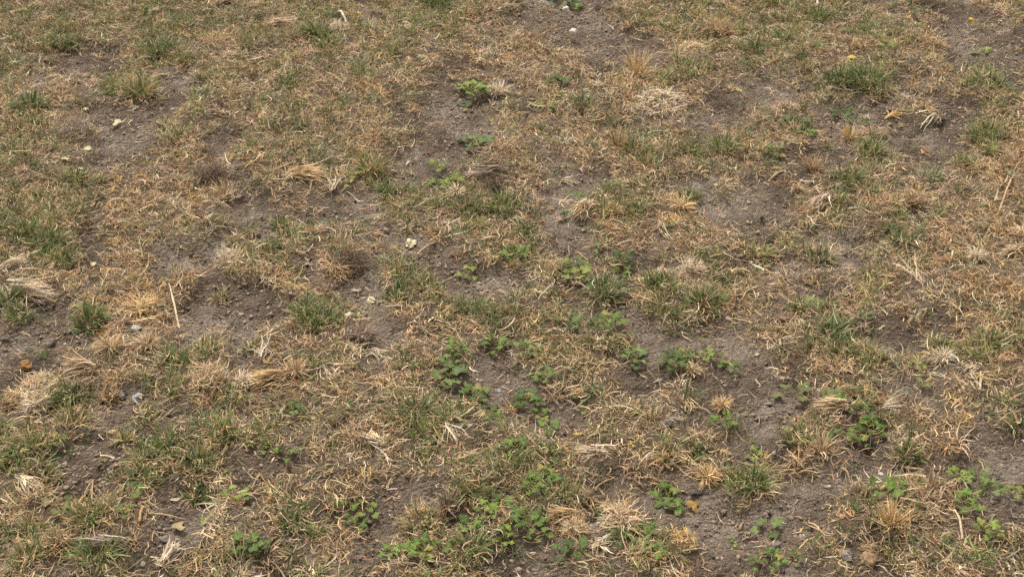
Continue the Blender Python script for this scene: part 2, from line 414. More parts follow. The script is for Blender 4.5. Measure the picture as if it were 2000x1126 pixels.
# ---- dead tufts, straw bundles, root clumps
def dead_tuft(px, py, w, shape, colour, label, phrase=None, az=0., name='dead_grass_tuft', seed=0):
    rs = np.random.default_rng(int(px * 7 + py * 13))
    x, y, z = place(px, py); m = metres_per_px(px, py); r = w * m / 2
    o = empty(name, px, py); fl = local_floor(x, y, z)
    EXCL.append((x, y - r * .2, r * (.9 if shape not in ('curl',) else .7)))
    az = R(az)                                      # 0 points right in the photo, 90 away from the camera
    pal = {'pale': {'pale': 1, 'white': .7, 'straw': .5}, 'straw': {'straw': 1, 'pale': .8, 'tan': .3}, 'gold': {'gold': 1, 'straw': .7, 'pale': .3},
           'orange': {'orange': 1, 'tan': .6, 'straw': .5}, 'tan': {'tan': 1, 'straw': .6, 'brown': .15}, 'grey': {'grey': 1, 'brown': .35, 'pale': .25},
           'dark': {'brown': 1, 'dark': .8, 'grey': .5}, 'white': {'white': 1, 'pale': .6}}[colour]
    def put(part, n, base, a, p, ln, wd, **kw):
        cc = pick(n, pal, rs, .25)
        V, F, C = ribbons(base, a, p, ln, wd, cc * .85, cc * 1.08, rs=rs, floor=fl, **kw)
        tag(link(part, mesh_from(part, V, F, C, M_DRY), o), kind='stuff')
    def disc(n, rad, h=.0):
        th = rs.uniform(0, 6.283, n); q = rad * np.sqrt(rs.random(n))
        b = np.stack([q * np.cos(th), q * np.sin(th), np.zeros(n)], 1); b[:, 2] = fl(b[:, 0], b[:, 1]) + rs.uniform(0, 1, n) * h
        return b, th
    if shape == 'star':
        n = 130; b, th = disc(n, r * .24, .010)
        put('dry_blades', n, b, th + rs.normal(0, .35, n), rs.uniform(.05, 1.1, n), r * rs.uniform(.7, 1.25, n), rs.uniform(.0013, .0027, n), segs=4, bend=rs.uniform(.2, 1.4, n), wander=.2)
        b, th = disc(40, r * .2, .004)
        put('root_crown', 40, b, th, rs.uniform(-.1, .6, 40), r * rs.uniform(.25, .6, 40), .0018, segs=3, wander=.6)
    elif shape == 'bundle':
        n = 130; d = np.array([math.cos(az), math.sin(az)])
        s0 = rs.normal(0, r * .19, n); s1 = rs.uniform(-.95, -.1, n) * r
        b = np.stack([d[0] * s1 - d[1] * s0, d[1] * s1 + d[0] * s0, np.zeros(n)], 1)
        b[:, 2] = fl(b[:, 0], b[:, 1]) + rs.uniform(.002, .028, n) * min(1, r / .05) * np.exp(-(s0 / (r * .3)) ** 2)
        put('straw_stems', n, b, az + rs.normal(0, .2, n), rs.normal(.12, .12, n), r * rs.uniform(.7, 1.5, n), rs.uniform(.0013, .0030, n), segs=4, bend=rs.normal(.2, .25, n), wander=.13)
        b, th = disc(45, r * .3, .012); b[:, :2] -= d * r * .75
        put('root_crown', 45, b, th, rs.uniform(0, .8, 45), r * rs.uniform(.25, .6, 45), .0016, segs=4, curl=rs.normal(0, 2, 45), wander=.5)
    elif shape == 'ball':
        n = 420; th = rs.uniform(0, 6.283, n); ph_ = np.arccos(rs.uniform(0, 1, n)); q = r * rs.uniform(.25, .85, n)
        b = np.stack([q * np.sin(ph_) * np.cos(th), q * np.sin(ph_) * np.sin(th), q * np.cos(ph_) * .9 + .004], 1)
        put('tangled_blades', n, b, th + rs.choice([-1.5, 1.5], n) + rs.normal(0, .5, n), rs.normal(0, .5, n), r * rs.uniform(.5, 1.3, n), rs.uniform(.0009, .0022, n), segs=4, curl=rs.normal(0, 1.6, n), wander=.35)
        b, th = disc(60, r * .6, .004)
        put('loose_fringe', 60, b, th, rs.uniform(-.1, .5, 60), r * rs.uniform(.5, 1.1, 60), .0015, segs=3, wander=.4)
    elif shape == 'mound':                          # a low matted hump
        n = 340; b, th = disc(n, r * .9); q = np.hypot(b[:, 0], b[:, 1]) / r
        b[:, 2] += (1 - q ** 2) * r * .45 * rs.uniform(.4, 1, n)
        put('matted_blades', n, b, rs.uniform(0, 6.283, n), rs.normal(0, .3, n), rs.uniform(.014, .04, n), rs.uniform(.0010, .0025, n), segs=4, curl=rs.normal(0, 1.2, n), bend=.3, wander=.35)
        b, th = disc(70, r * .8)
        put('upright_blades', 70, b, th + rs.normal(0, .5, 70), rs.uniform(.3, 1.1, 70), rs.uniform(.015, .04, 70), .002, segs=3, bend=.9, wander=.25)
    elif shape == 'roots':                          # a torn clump of fine dark roots
        n = 520; b, th = disc(n, r * .8); q = np.hypot(b[:, 0], b[:, 1]) / r
        b[:, 2] += (1 - q ** 2) * r * .75 * rs.uniform(.1, 1, n)
        put('fine_roots', n, b, rs.uniform(0, 6.283, n), rs.normal(.1, .5, n), r * rs.uniform(.3, 1.0, n), rs.uniform(.0006, .0014, n), segs=4, curl=rs.normal(0, 2.2, n), wander=.5, tip=.5)
        b, th = disc(50, r * .8, .006)
        put('pale_roots', 50, b, th, rs.uniform(-.1, .5, 50), r * rs.uniform(.5, 1.2, 50), .0009, segs=4, curl=rs.normal(0, 1.5, 50), wander=.4, tip=.5)
    elif shape == 'upright':
        n = 80; b, th = disc(n, r * .35, .003)
        put('dry_blades', n, b, th + rs.normal(0, .5, n), rs.uniform(.75, 1.45, n), 2 * r * rs.uniform(.5, 1.1, n), rs.uniform(.0013, .0028, n), segs=4, bend=rs.uniform(0, .9, n), wander=.16)
        b, th = disc(60, r * .8, .006)
        put('fallen_blades', 60, b, th, rs.uniform(0, .4, 60), r * rs.uniform(.4, .9, 60), .0020, segs=3, curl=rs.normal(0, 1, 60), wander=.35)
    elif shape == 'curl':                           # a few wide twisted straws
        n = 16; b, th = disc(n, r * .25, .008); b[:, :2] -= np.array([math.cos(az), math.sin(az)]) * r * .7
        put('twisted_straws', n, b, az + rs.normal(0, .25, n), rs.uniform(.1, .6, n), 2 * r * rs.uniform(.6, 1.05, n), rs.uniform(.0014, .0032, n), segs=7, bend=rs.uniform(.3, 1.2, n), curl=rs.normal(0, .6, n), wander=.25)
        b, th = disc(16, r * .3, .004)
        put('short_wisps', 16, b, th, rs.uniform(0, .5, 16), r * rs.uniform(.3, .8, 16), .0015, segs=4, wander=.5)
    tag(o, label, 'grass', 'dead grass tufts')
    THINGS.append((o, px, py, 'dead'))
    if phrase: LANDMARKS.append((phrase, px, py))

DEAD = [
 (975,188,58,'star','pale','pale straw starburst tuft on dark soil beside a bright weed','pale straw starburst tuft',0),
 (1245,152,66,'upright','gold','golden upright tuft with long spikes at the edge of bare soil','golden upright spiky tuft',0),
 (1428,176,40,'curl','gold','small yellow forked straw sprig lying on grey soil','yellow forked straw sprig',20),
 (148,274,84,'roots','grey','grey brown torn root clump at the far left','grey torn root clump',0),
 (412,362,66,'roots','dark','dark brown ball of fine roots above the orange straw','dark brown root ball',0),
 (440,392,44,'upright','straw','tall sheaf of straw leaning beside the dark root ball',None,0),
 (604,362,84,'bundle','gold','yellow straw bundle lying flat and fanned to the right','yellow fanned straw bundle',-8),
 (655,378,60,'curl','pale','pale papery bent straws right of the yellow fanned bundle',None,80),
 (665,346,34,'curl','white','short cream white curl of straw behind papery bent straws',None,-10),
 (955,362,96,'bundle','grey','long greyish dead grass bunch lying aslant beside bright weeds','greyish aslant grass bunch',195),
 (968,386,50,'roots','dark','dark soil coloured roots under the greyish aslant grass bunch',None,0),
 (893,398,38,'star','pale','small pale ragged tuft left of the greyish aslant bunch',None,0),
 (1132,430,72,'bundle','straw','straw sheaf lying diagonally behind a leafy weed','diagonal straw sheaf',240),
 (1103,292,40,'curl','white','white split straw lying on a grey bare spot',None,120),
 (1290,212,110,'mound','pale','large pile of pale tangled straw on the upper slope','large pale straw pile',0),
 (1600,408,66,'bundle','pale','pale feathery tuft with splayed ends in thin grass','pale feathery splayed tuft',230),
 (1780,408,48,'ball','tan','rusty tan tangled tuft in the right hand straw','rusty tangled tuft',0),
 (1778,545,78,'curl','white','white spiky dead leaves rising from bare soil','white spiky dead leaves',105),
 (1905,172,40,'curl','white','white bent leaf standing upright in green grass','white bent upright leaf',100),
 (62,586,104,'bundle','pale','long pale straw bundle pointing right at the left edge','long pale straw bundle',-18),
 (28,533,60,'bundle','pale','short pale straw bundle pointing up at the left edge',None,40),
 (450,514,54,'ball','pale','pale curly root tuft among green blades','pale curly root tuft',0),
 (688,532,78,'roots','dark','large dark clump of tangled roots in the middle left','large dark root clump',0),
 (664,545,46,'mound','tan','tan matted hump leaning on the large dark root clump',None,0),
 (706,672,56,'ball','grey','grey fluffy tuft of fibres with trailing stalks','grey fluffy fibre tuft',0),
 (738,700,56,'curl','pale','pale stalks trailing from the grey fluffy tuft',None,-40),
 (1410,797,46,'star','gold','golden starburst tuft alone on bare soil','golden starburst tuft',0),
 (1352,738,36,'star','straw','small straw tuft in front of a row of weeds',None,0),
 (68,768,96,'mound','straw','big ragged straw tussock at the lower left','big ragged straw tussock',0),
 (28,796,44,'ball','tan','tan tangled ball left of the round straw ball',None,0),
 (76,806,52,'ball','pale','round pale straw ball in front of the ragged tussock','round pale straw ball',0),
 (412,768,82,'ball','straw','nest shaped straw tussock with a dark hollow','nest shaped straw tussock',0),
 (478,768,50,'star','pale','pale tuft between the nest shaped tussock and combed straw',None,0),
 (520,762,74,'bundle','gold','thick combed bundle of yellow straw with a blunt end','thick combed yellow bundle',200),
 (582,748,54,'star','tan','brown starburst tuft right of the combed yellow bundle',None,0),
 (538,672,56,'curl','straw','curved wishbone shaped straw on dark soil','wishbone shaped straw',30),
 (515,710,56,'curl','pale','pale ragged straws behind the thick combed bundle',None,95),
 (734,878,50,'bundle','pale','cream fan of short straws in thin grass','cream straw fan',140),
 (882,860,78,'curl','pale','long pale straws radiating over bare soil','long radiating pale straws',-50),
 (872,1000,60,'upright','grey','grey twisted dead plant standing on bare soil','grey twisted dead plant',0),
 (1102,1030,66,'bundle','orange','orange straw bundle lying flat by the front weeds','orange flat straw bundle',180),
 (1124,1062,48,'ball','straw','straw coloured root tuft in front of the orange bundle',None,0),
 (1216,1032,76,'mound','straw','spread straw hump with a pale end on crumbly soil','spread straw hump',0),
 (1186,1032,36,'star','white','cream ragged tuft at the left of the straw hump',None,0),
 (1172,1090,60,'curl','pale','pale shredded straws near the front edge','pale shredded straws',10),
 (1148,900,52,'bundle','pale','pale knotted straw tuft with a stalk to the left','pale knotted straw tuft',185),
 (1268,912,60,'curl','straw','curled straw rope on thin grass','curled straw rope',30),
 (1736,1048,60,'upright','gold','tall golden tuft standing at the lower right','tall golden tuft',0),
 (1724,1072,44,'roots','dark','brown root crown under the tall golden tuft',None,0),
 (205,1075,100,'bundle','grey','grey bleached straw bundle lying across bare soil','grey bleached bundle',175),
 (332,1098,60,'bundle','pale','pale bunch of roots standing at the bottom left','pale standing root bunch',75),
 (116,1072,54,'ball','tan','brown papery ball of dead grass at the bottom left','brown papery grass ball',0),
 (62,962,62,'bundle','pale','pale tuft with thick stalks pointing down','pale tuft with thick stalks',-40),
 (1836,722,52,'star','white','white fluffy seed tuft at the right','white fluffy seed tuft',0),
 (1908,764,60,'curl','straw','bare straw sticks forming an angle at the right','angled straw sticks',-60),
 (1806,22,56,'roots','dark','dark brown upturned clod of roots at the top right','dark upturned root clod',0),
 (1400,72,60,'ball','tan','pinkish tan ball of straw in the far grass',None,0),
 (1350,108,62,'mound','straw','straw hump at the right end of a bare hollow','straw hump by bare hollow',0),
 (1416,78,52,'bundle','orange','reddish straw bundle beside the pinkish tan ball',None,-30),
 (1815,102,62,'mound','tan','tan hump in the upper right','tan hump upper right',0),
 (1688,106,52,'mound','tan','low tan hump left of the yellow green weed',None,0),
 (550,64,58,'bundle','straw','flattened straw sheaf in the far green grass','flattened far straw sheaf',0),
 (655,72,48,'mound','pale','pale straw heap at the foot of a white stalk',None,0),
 (416,94,64,'star','tan','tan spreading tuft in the upper left grass','tan spreading tuft',0),
 (445,14,56,'bundle','straw','wide straw sheaf at the top left edge',None,25),
 (1818,235,76,'curl','pale','branching pale straws over dark soil in the right','branching pale straws',200),
 (1660,272,40,'upright','gold','stiff yellow stubble tuft on bare soil','stiff yellow stubble tuft',0),
 (1748,230,50,'curl','gold','yellowish split straws left of the branching pale straws',None,15),
 (1585,335,44,'upright','tan','brown bristly tuft on dark crumbly soil','brown bristly tuft',0),
 (1206,300,40,'upright','tan','tan tuft standing in pale straw',None,0),
 (1330,420,60,'star','gold','yellow spreading tuft right of centre','yellow spreading tuft',0),
 (1300,545,50,'curl','pale','pale twisted tuft in front of a small hollow','pale twisted tuft',-55),
 (1352,540,46,'ball','pale','pale curled fibre tuft on the right of the twisted tuft',None,0),
 (1110,362,40,'curl','pale','pale shredded straw left of a mixed patch',None,-35),
 (1620,815,76,'bundle','straw','straw sheaf lying left of dark leafy weeds','straw sheaf by dark weeds',185),
 (1740,808,60,'curl','pale','twisted cream straws behind dark leafy weeds',None,10),
 (220,700,70,'star','tan','brown spreading tuft above the whitish boulder chip','brown spreading tuft',0),
 (292,690,66,'star','straw','tan tuft right of the brown spreading tuft',None,0),
 (160,735,70,'bundle','straw','straw sheaf right of the big ragged tussock',None,175),
 (215,780,44,'ball','tan','small tan hollow tuft left of the whitish stone',None,0),
 (280,610,60,'mound','gold','yellow straw hump behind a bare soil slope','yellow straw hump',0),
 (1600,900,50,'upright','straw','straw tuft with pale stubs on crumbly ground','straw tuft with stubs',0),
 (1975,512,64,'bundle','straw','coarse straw bundle at the right edge','coarse straw bundle',200),
 (1905,520,44,'star','pale','pale splayed straws left of the coarse bundle',None,0),
 (1335,1070,44,'ball','gold','yellow curly tuft on crumbly soil','yellow curly tuft',0),
 (1380,950,56,'star','gold','golden splayed tuft behind dark bark','golden splayed tuft',0),
]
for d in DEAD: dead_tuft(*d)

# ---- green tufts
def green_tuft(px, py, w, tone, dry=.25, tall=1.0):
    rs = np.random.default_rng(int(px * 3 + py * 17))
    x, y, z = place(px, py); m = metres_per_px(px, py); r = w * m / 2
    o = empty('grass_tuft', px, py); fl = local_floor(x, y, z)
    pal = {'bright': {'green': 1, 'lime': .5, 'deep': .3}, 'deep': {'deep': 1, 'green': .6, 'blue': .2}, 'blue': {'blue': 1, 'green': .5, 'deep': .3},
           'olive': {'olive': 1, 'green': .5, 'orange': .35}, 'lime': {'lime': 1, 'green': .5, 'olive': .4}, 'mid': {'green': 1, 'deep': .5, 'olive': .4, 'blue': .3}}[tone]
    n = int(min(240, 40 + 45000 * r * r * 1.2))
    th = rs.uniform(0, 6.283, n); q = r * .62 * np.sqrt(rs.random(n))
    b = np.stack([q * np.cos(th), q * np.sin(th), np.zeros(n)], 1); b[:, 2] = fl(b[:, 0], b[:, 1]) + .001
    cc = pick(n, pal, rs, .25); ln = np.clip(r * 1.1, .026, .058) * rs.uniform(.55, 1.25, n) * tall
    tipc = np.where((rs.random(n) < .18)[:, None], pick(n, {'straw': 1, 'tan': .6}, rs), cc * 1.2)
    V, F, C = ribbons(b, th + rs.normal(0, .6, n), rs.normal(.85, .32, n), ln, rs.uniform(.0016, .0033, n), cc * .8, tipc, segs=4, bend=rs.uniform(.2, 1.3, n), curl=rs.normal(0, .4, n), wander=.12, roll=.4, floor=fl, rs=rs)
    tag(link('green_blades', mesh_from('green_blades', V, F, C, M_GREEN), o), kind='stuff')
    n = int(n * dry) + 12; th = rs.uniform(0, 6.283, n); q = r * np.sqrt(rs.random(n))
    b = np.stack([q * np.cos(th), q * np.sin(th), np.zeros(n)], 1); b[:, 2] = fl(b[:, 0], b[:, 1]) + .002
    cc = pick(n, {'straw': 1, 'tan': 1, 'pale': .6, 'orange': .3}, rs)
    V, F, C = ribbons(b, th + rs.normal(0, .8, n), rs.normal(.3, .3, n), ln.mean() * rs.uniform(.5, 1.1, n), rs.uniform(.0013, .0028, n), cc * .85, cc, segs=4, bend=.5, curl=rs.normal(0, 1, n), wander=.3, floor=fl, rs=rs)
    tag(link('withered_blades', mesh_from('withered_blades', V, F, C, M_DRY), o), kind='stuff')
    THINGS.append((o, px, py, 'tuft', {'bright': 'bright green', 'deep': 'dark green', 'blue': 'blue green', 'olive': 'olive', 'lime': 'yellow green', 'mid': 'green'}[tone], w))
GREEN = [(275,192,76,'olive',.5),(222,168,40,'mid',.4),(1640,172,70,'deep',.3),(1690,172,80,'bright',.2),(728,346,66,'olive',.4),(758,388,44,'blue',.2),
 (600,625,66,'mid',.3),(630,645,66,'deep',.25),(176,636,72,'mid',.4),(18,600,66,'deep',.2),(36,625,50,'mid',.3),(140,790,66,'deep',.3),(110,805,50,'mid',.3),
 (60,888,70,'lime',.3),(35,908,60,'deep',.1),(85,935,60,'olive',.5),(345,722,64,'deep',.25),(405,705,56,'mid',.4),(440,872,70,'bright',.15),
 (180,1030,84,'olive',.7),(190,1098,96,'bright',.15),(60,1105,60,'lime',.4),(285,900,60,'mid',.3),(330,882,52,'mid',.5),(275,955,50,'mid',.4),
 (392,925,66,'mid',.4),(245,865,36,'olive',.5),(1185,586,80,'blue',.3),(1698,546,46,'olive',.3),(1558,878,66,'bright',.3),(1925,690,66,'bright',.3),(1890,705,56,'lime',.4),
 (618,82,66,'deep',.3),(642,108,56,'mid',.3),(1930,180,66,'mid',.4),(1700,308,60,'deep',.3),(1655,365,60,'mid',.4),(1480,505,56,'lime',.3),(1375,612,66,'mid',.5),
 (1290,580,66,'mid',.6),(772,590,52,'deep',.3),(835,578,52,'lime',.5),(925,618,64,'mid',.4),(815,825,76,'mid',.3),(1470,962,84,'mid',.5),(1440,945,50,'lime',.4),
 (432,585,34,'olive',.3),(545,440,36,'bright',.1),(530,500,40,'mid',.3),(100,490,70,'deep',.4),(60,470,60,'mid',.5),(130,515,40,'bright',.3),(150,365,56,'bright',.3),
 (1920,270,70,'mid',.5),(1240,310,60,'olive',.5),(1350,300,60,'mid',.3),(1410,295,66,'bright',.4),(1260,335,46,'olive',.3),(1235,425,40,'deep',.2),(1345,385,56,'mid',.5),
 (1190,380,40,'lime',.3),(20,460,50,'mid',.5),(915,430,60,'deep',.3),(985,425,66,'mid',.4),(1030,470,50,'deep',.4),(1600,520,56,'blue',.3),(1560,620,44,'bright',.2),(1620,670,66,'blue',.4),
 (1650,705,60,'mid',.5),(1820,355,50,'blue',.3),(1880,325,50,'mid',.4),(1990,850,56,'mid',.3),(1755,430,36,'bright',.3),(1760,480,56,'blue',.4),(1745,455,40,'olive',.3),
 (570,1040,56,'bright',.2),(620,1055,40,'lime',.4),(925,1090,72,'bright',.2),(820,1035,64,'olive',.6),(900,975,50,'lime',.4),(1100,985,60,'blue',.3),(1065,905,60,'mid',.5),
 (1330,140,40,'mid',.3),(1370,150,44,'mid',.3),(1470,115,56,'deep',.3),(1600,45,56,'mid',.4),(1645,10,50,'deep',.2),(1520,20,50,'lime',.3),(850,25,70,'deep',.3),(1140,215,46,'blue',.3),
 (560,182,46,'mid',.3),(310,110,72,'deep',.3),(365,130,30,'mid',.3),(120,95,60,'mid',.4),(60,225,70,'deep',.4),(1770,900,60,'lime',.6),(1300,905,56,'olive',.5),(1700,720,40,'lime',.4),(1840,690,60,'lime',.6),(490,690,34,'mid',.3),(385,975,50,'mid',.4)]
for g in GREEN: green_tuft(*g)

# ---- leafy weeds
def leaf_mesh(kind, seed):
    rs = random.Random(seed)
    A = 2.25 if kind != 'oval' else 0
    pts = []
    if kind == 'oval':
        n = 13
        for k in range(n):
            t = k / (n - 1); pts.append((.0 + .30 * math.sin(math.pi * t ** .8) * (1 + .08 * rs.uniform(-1, 1)), t * 1.5))
        pts = pts + [(-a, b) for a, b in pts[-2:0:-1]]; c = (0, .7)
    else:
        n = 37
        for k in range(n):
            th = -A + 2 * A * k / (n - 1)
            if kind == 'lobed':
                lobe = abs(math.cos(th * 1.5 * 1.047)) ** .7
                r = (.92 - .10 * abs(th)) * (.40 + .60 * lobe) * (1 + .13 * (1 if k % 3 == 0 else -.5)) + rs.uniform(-.04, .04)
            else:                                   # rounded, scalloped
                lobe = abs(math.cos(th * 2.4)); r = (.82 - .05 * abs(th)) * (.80 + .20 * lobe) * (1 + .05 * (-1) ** k) + rs.uniform(-.02, .02)
            pts.append((r * math.sin(th), .42 + r * math.cos(th)))
        pts.append((0, .30)); c = (0, .42)
    n = len(pts); V = [(c[0], c[1], .0)]; C = [(1.15, 1.15, 1.1)]
    for s in (.55, 1.0):
        for k, (a, b) in enumerate(pts):
            x = c[0] + (a - c[0]) * s; y = c[1] + (b - c[1]) * s; rr = math.hypot(x, y - c[1])
            if kind == 'oval': z = .22 * abs(x) - .10 * (y - .5) ** 2
            else:
                th = math.atan2(x, y - c[1]); z = .13 * rr * math.cos(th * 6.28 / 1.5) - .20 * rr ** 2 + rs.uniform(-.03, .03) * s
                if kind != 'lobed': z = .16 * rr * abs(math.sin(th * 2.4)) - .10 * rr ** 2 + .05
            V.append((x, y, z)); g = rs.uniform(.82, 1.12) * (1.0 if s < 1 else .92); C.append((g, g, g))
    F = [(0, 1 + k, 1 + (k + 1) % n) for k in range(n)]
    for k in range(n):
        a, b = 1 + k, 1 + (k + 1) % n; d, e = 1 + n + k, 1 + n + (k + 1) % n
        F += [(a, d, e), (a, e, b)]
    return mesh_from('leaf', np.array(V), np.array(F)[:, ::-1], np.array(C), M_LEAF)
def stalk_mesh():
    V, F = [], []; path = [(0, .34, -.01), (0, .1, -.05), (0, -.35, -.22), (0, -.8, -.55)]
    for i, (x, y, z) in enumerate(path):
        for k in range(5):
            a = k * 1.2566; V.append((x + .045 * math.cos(a), y + .02 * math.sin(a), z + .045 * math.sin(a)))
    for i in range(3):
        for k in range(5): F.append((i * 5 + k, i * 5 + (k + 1) % 5, i * 5 + 5 + (k + 1) % 5, i * 5 + 5 + k))
    return mesh_from('stalk', np.array(V), np.array(F), np.ones((len(V), 3)) * 1.2, M_LEAF)
LEAVES = {k: [leaf_mesh(k, 11 * i + len(k)) for i in range(5)] for k in ('lobed', 'round', 'oval')}
STALK = stalk_mesh()
TONES = {'D': ((.062, .098, .017), 'dark green'), 'M': ((.100, .146, .022), 'mid green'), 'L': ((.155, .200, .030), 'light green'), 'Y': ((.185, .205, .040), 'yellow green'),
         'B': ((.120, .152, .040), 'pale grey green'), 'O': ((.120, .130, .036), 'olive green')}
def weed(px, py, w, kind, tone, nl=0):
    rs = random.Random(px * 31 + py); m = metres_per_px(px, py); W = w * m * .80
    o = empty('weed', px, py); x0, y0, z0 = o.location
    EXCL.append((x0, y0 - W * .12, W * .42)); nl = nl or max(3, min(11, int(3 + w / 8))); base = TONES[tone][0]
    for k in range(nl):
        a = k * 2.39996 + rs.uniform(-.4, .4); q = W * .46 * math.sqrt((k + .4) / nl); s = W * rs.uniform(.26, .37) * (1.15 if nl < 6 else .95)
        if kind == 'oval': q = W * .06; s = W * .30; a = k * 6.283 / nl + .6
        lx, ly = q * math.cos(a), q * math.sin(a)
        lz = hz(x0 + lx, y0 + ly) - z0 + s * .40 + .006 + W * .15 * (1 - k / nl) * rs.uniform(.6, 1.3)
        up = rs.uniform(-.25, .35) if kind != 'oval' else .35
        f = rs.uniform(.65, 1.35); y_ = rs.random() < .04
        lf = link('leaf', rs.choice(LEAVES[kind]), o, (lx, ly, lz), (up, rs.uniform(-.3, .3), a - math.pi / 2 + rs.uniform(-.4, .4)), s)
        lf.rotation_mode = 'XYZ'
        c = (.24, .20, .05) if y_ else tuple(b * f for b in base)
        lf.color = (*c, 1)
        st = link('stalk', STALK, lf); st.color = (base[0] * 1.6, base[1] * 1.35, base[2] * 1.3, 1)
    THINGS.append((o, px, py, 'weed', TONES[tone][1], w, {'lobed': 'lobed leafed', 'round': 'round leafed', 'oval': 'oval leafed'}[kind]))
WEEDS = [(925,192,58,'lobed','L'),(905,216,36,'lobed','D',4),(1085,178,48,'lobed','D'),(1068,226,38,'lobed','Y',5),(930,290,62,'lobed','B'),(852,340,36,'lobed','L',4),(855,372,38,'lobed','M'),
 (884,374,46,'lobed','L'),(886,352,20,'round','L',3),(690,364,30,'lobed','M',4),(682,378,20,'round','Y',3),(1085,352,18,'oval','M',3),(1122,394,32,'lobed','M',4),(1135,405,28,'lobed','M',4),(1116,430,34,'lobed','D',5),
 (915,540,46,'lobed','Y',6),(1004,512,54,'lobed','M'),(1122,528,60,'lobed','M'),(1132,552,50,'round','Y',5),(1216,518,42,'lobed','D'),(1216,540,40,'lobed','M',6),(1160,495,30,'lobed','B',4),
 (1187,648,66,'lobed','M',10),(1128,628,24,'oval','Y',3),(1110,652,42,'lobed','M',5),(1240,703,58,'lobed','B',9),(1312,718,60,'lobed','D',9),(1342,712,38,'lobed','B',5),(1376,710,36,'round','L',4),(1404,722,28,'round','M',4),
 (1426,726,32,'lobed','M',5),(1434,743,24,'lobed','O',4),(1028,700,48,'lobed','B'),(1062,742,32,'round','O',4),(1065,756,38,'lobed','M',5),(968,686,52,'lobed','M'),(893,702,40,'lobed','M'),(885,728,38,'round','M',5),(878,752,66,'round','B',9),
 (926,780,60,'lobed','M',9),(956,806,36,'lobed','D'),(968,832,44,'lobed','M',6),(1030,792,58,'lobed','D',9),(1056,816,40,'lobed','M'),(1074,846,42,'round','M',4),(1134,788,34,'round','O',4),(1142,808,26,'round','Y',3),
 (575,824,36,'round','M',4),(548,826,24,'round','B',3),(562,902,38,'lobed','M',5),(1410,834,50,'lobed','M',6),(1548,784,66,'lobed','O',5),(1626,794,50,'lobed','M',6),(1668,790,36,'round','O',4),(1680,826,52,'lobed','D',7),(1700,852,60,'lobed','M',8),
 (1645,864,52,'lobed','M',6),(1784,740,32,'round','L',6),(1800,772,50,'oval','B',4),(1798,716,18,'lobed','L',3),(1594,616,40,'lobed','B',5),(1690,638,30,'lobed','D',5),(1654,650,34,'oval','Y',4),
 (465,976,50,'round','L',6),(447,942,18,'round','L',3),(682,1004,50,'lobed','M',6),(714,1000,52,'round','L',6),(700,1028,40,'lobed','M',5),(482,1088,56,'round','M',9),(512,1090,40,'lobed','D',5),
 (765,1086,46,'lobed','M',7),(826,1098,66,'lobed','M',11),(868,1088,40,'round','M',5),(920,1038,54,'lobed','M',8),(952,1012,40,'lobed','L',5),(960,1024,36,'lobed','L',5),(984,1066,44,'lobed','L',7),(985,996,38,'lobed','M',5),
 (1012,898,56,'lobed','M',8),(1066,952,54,'lobed','M',7),(1042,976,56,'lobed','M',8),(1030,1040,62,'lobed','M',10),(1052,1066,46,'round','M',6),(1096,1100,40,'round','D',4),(1126,1102,46,'round','D',5),
 (1305,972,62,'lobed','M',8),(1320,998,38,'round','M',5),(1250,1056,54,'lobed','L',7),(1262,1048,40,'lobed','M',5),(1204,1068,44,'lobed','D',5),(1228,1052,30,'round','Y',3),(1250,1090,46,'lobed','B',6),(1280,1104,44,'lobed','M',5),
 (1170,1020,26,'lobed','D',4),(1296,1062,18,'round','Y',3),(1498,1044,54,'round','B',5),(1508,1108,52,'lobed','M',8),(1552,1110,34,'lobed','B',4),(1714,986,66,'round','M',6),(1748,982,40,'round','M',4),(1870,944,46,'lobed','L',8),
 (1912,932,48,'lobed','B',7),(1936,958,48,'lobed','B',7),(1982,964,40,'lobed','Y',5),(1900,978,26,'lobed','M',4),(1884,1002,60,'lobed','M',8),(1924,1056,54,'lobed','L',8),(1646,226,48,'lobed','D',7),(1560,250,50,'lobed','D',6),
 (1512,306,38,'lobed','M',6),(1916,112,30,'lobed','L',5),(1732,112,30,'lobed','Y',5),(1594,112,34,'lobed','B',4),(1098,12,56,'lobed','D',7),(1118,22,36,'lobed','L',5),(118,874,32,'round','M',4),(203,909,16,'lobed','Y',3),
 (268,984,38,'round','M',4),(246,1024,38,'lobed','M',4),(124,1008,44,'round','O',4),(408,1030,28,'round','L',3),(1690,868,26,'lobed','B',3),(1848,150,24,'round','B',3),(1608,872,30,'lobed','M',4),(1576,270,36,'lobed','M',5),
 (1470,1112,30,'lobed','M',4),(1475,895,34,'lobed','L',5),(1780,1010,26,'lobed','M',4),(1430,1062,22,'lobed','L',3),(515,895,26,'lobed','M',4),(958,905,34,'lobed','L',4)]
for w_ in WEEDS: weed(*w_)

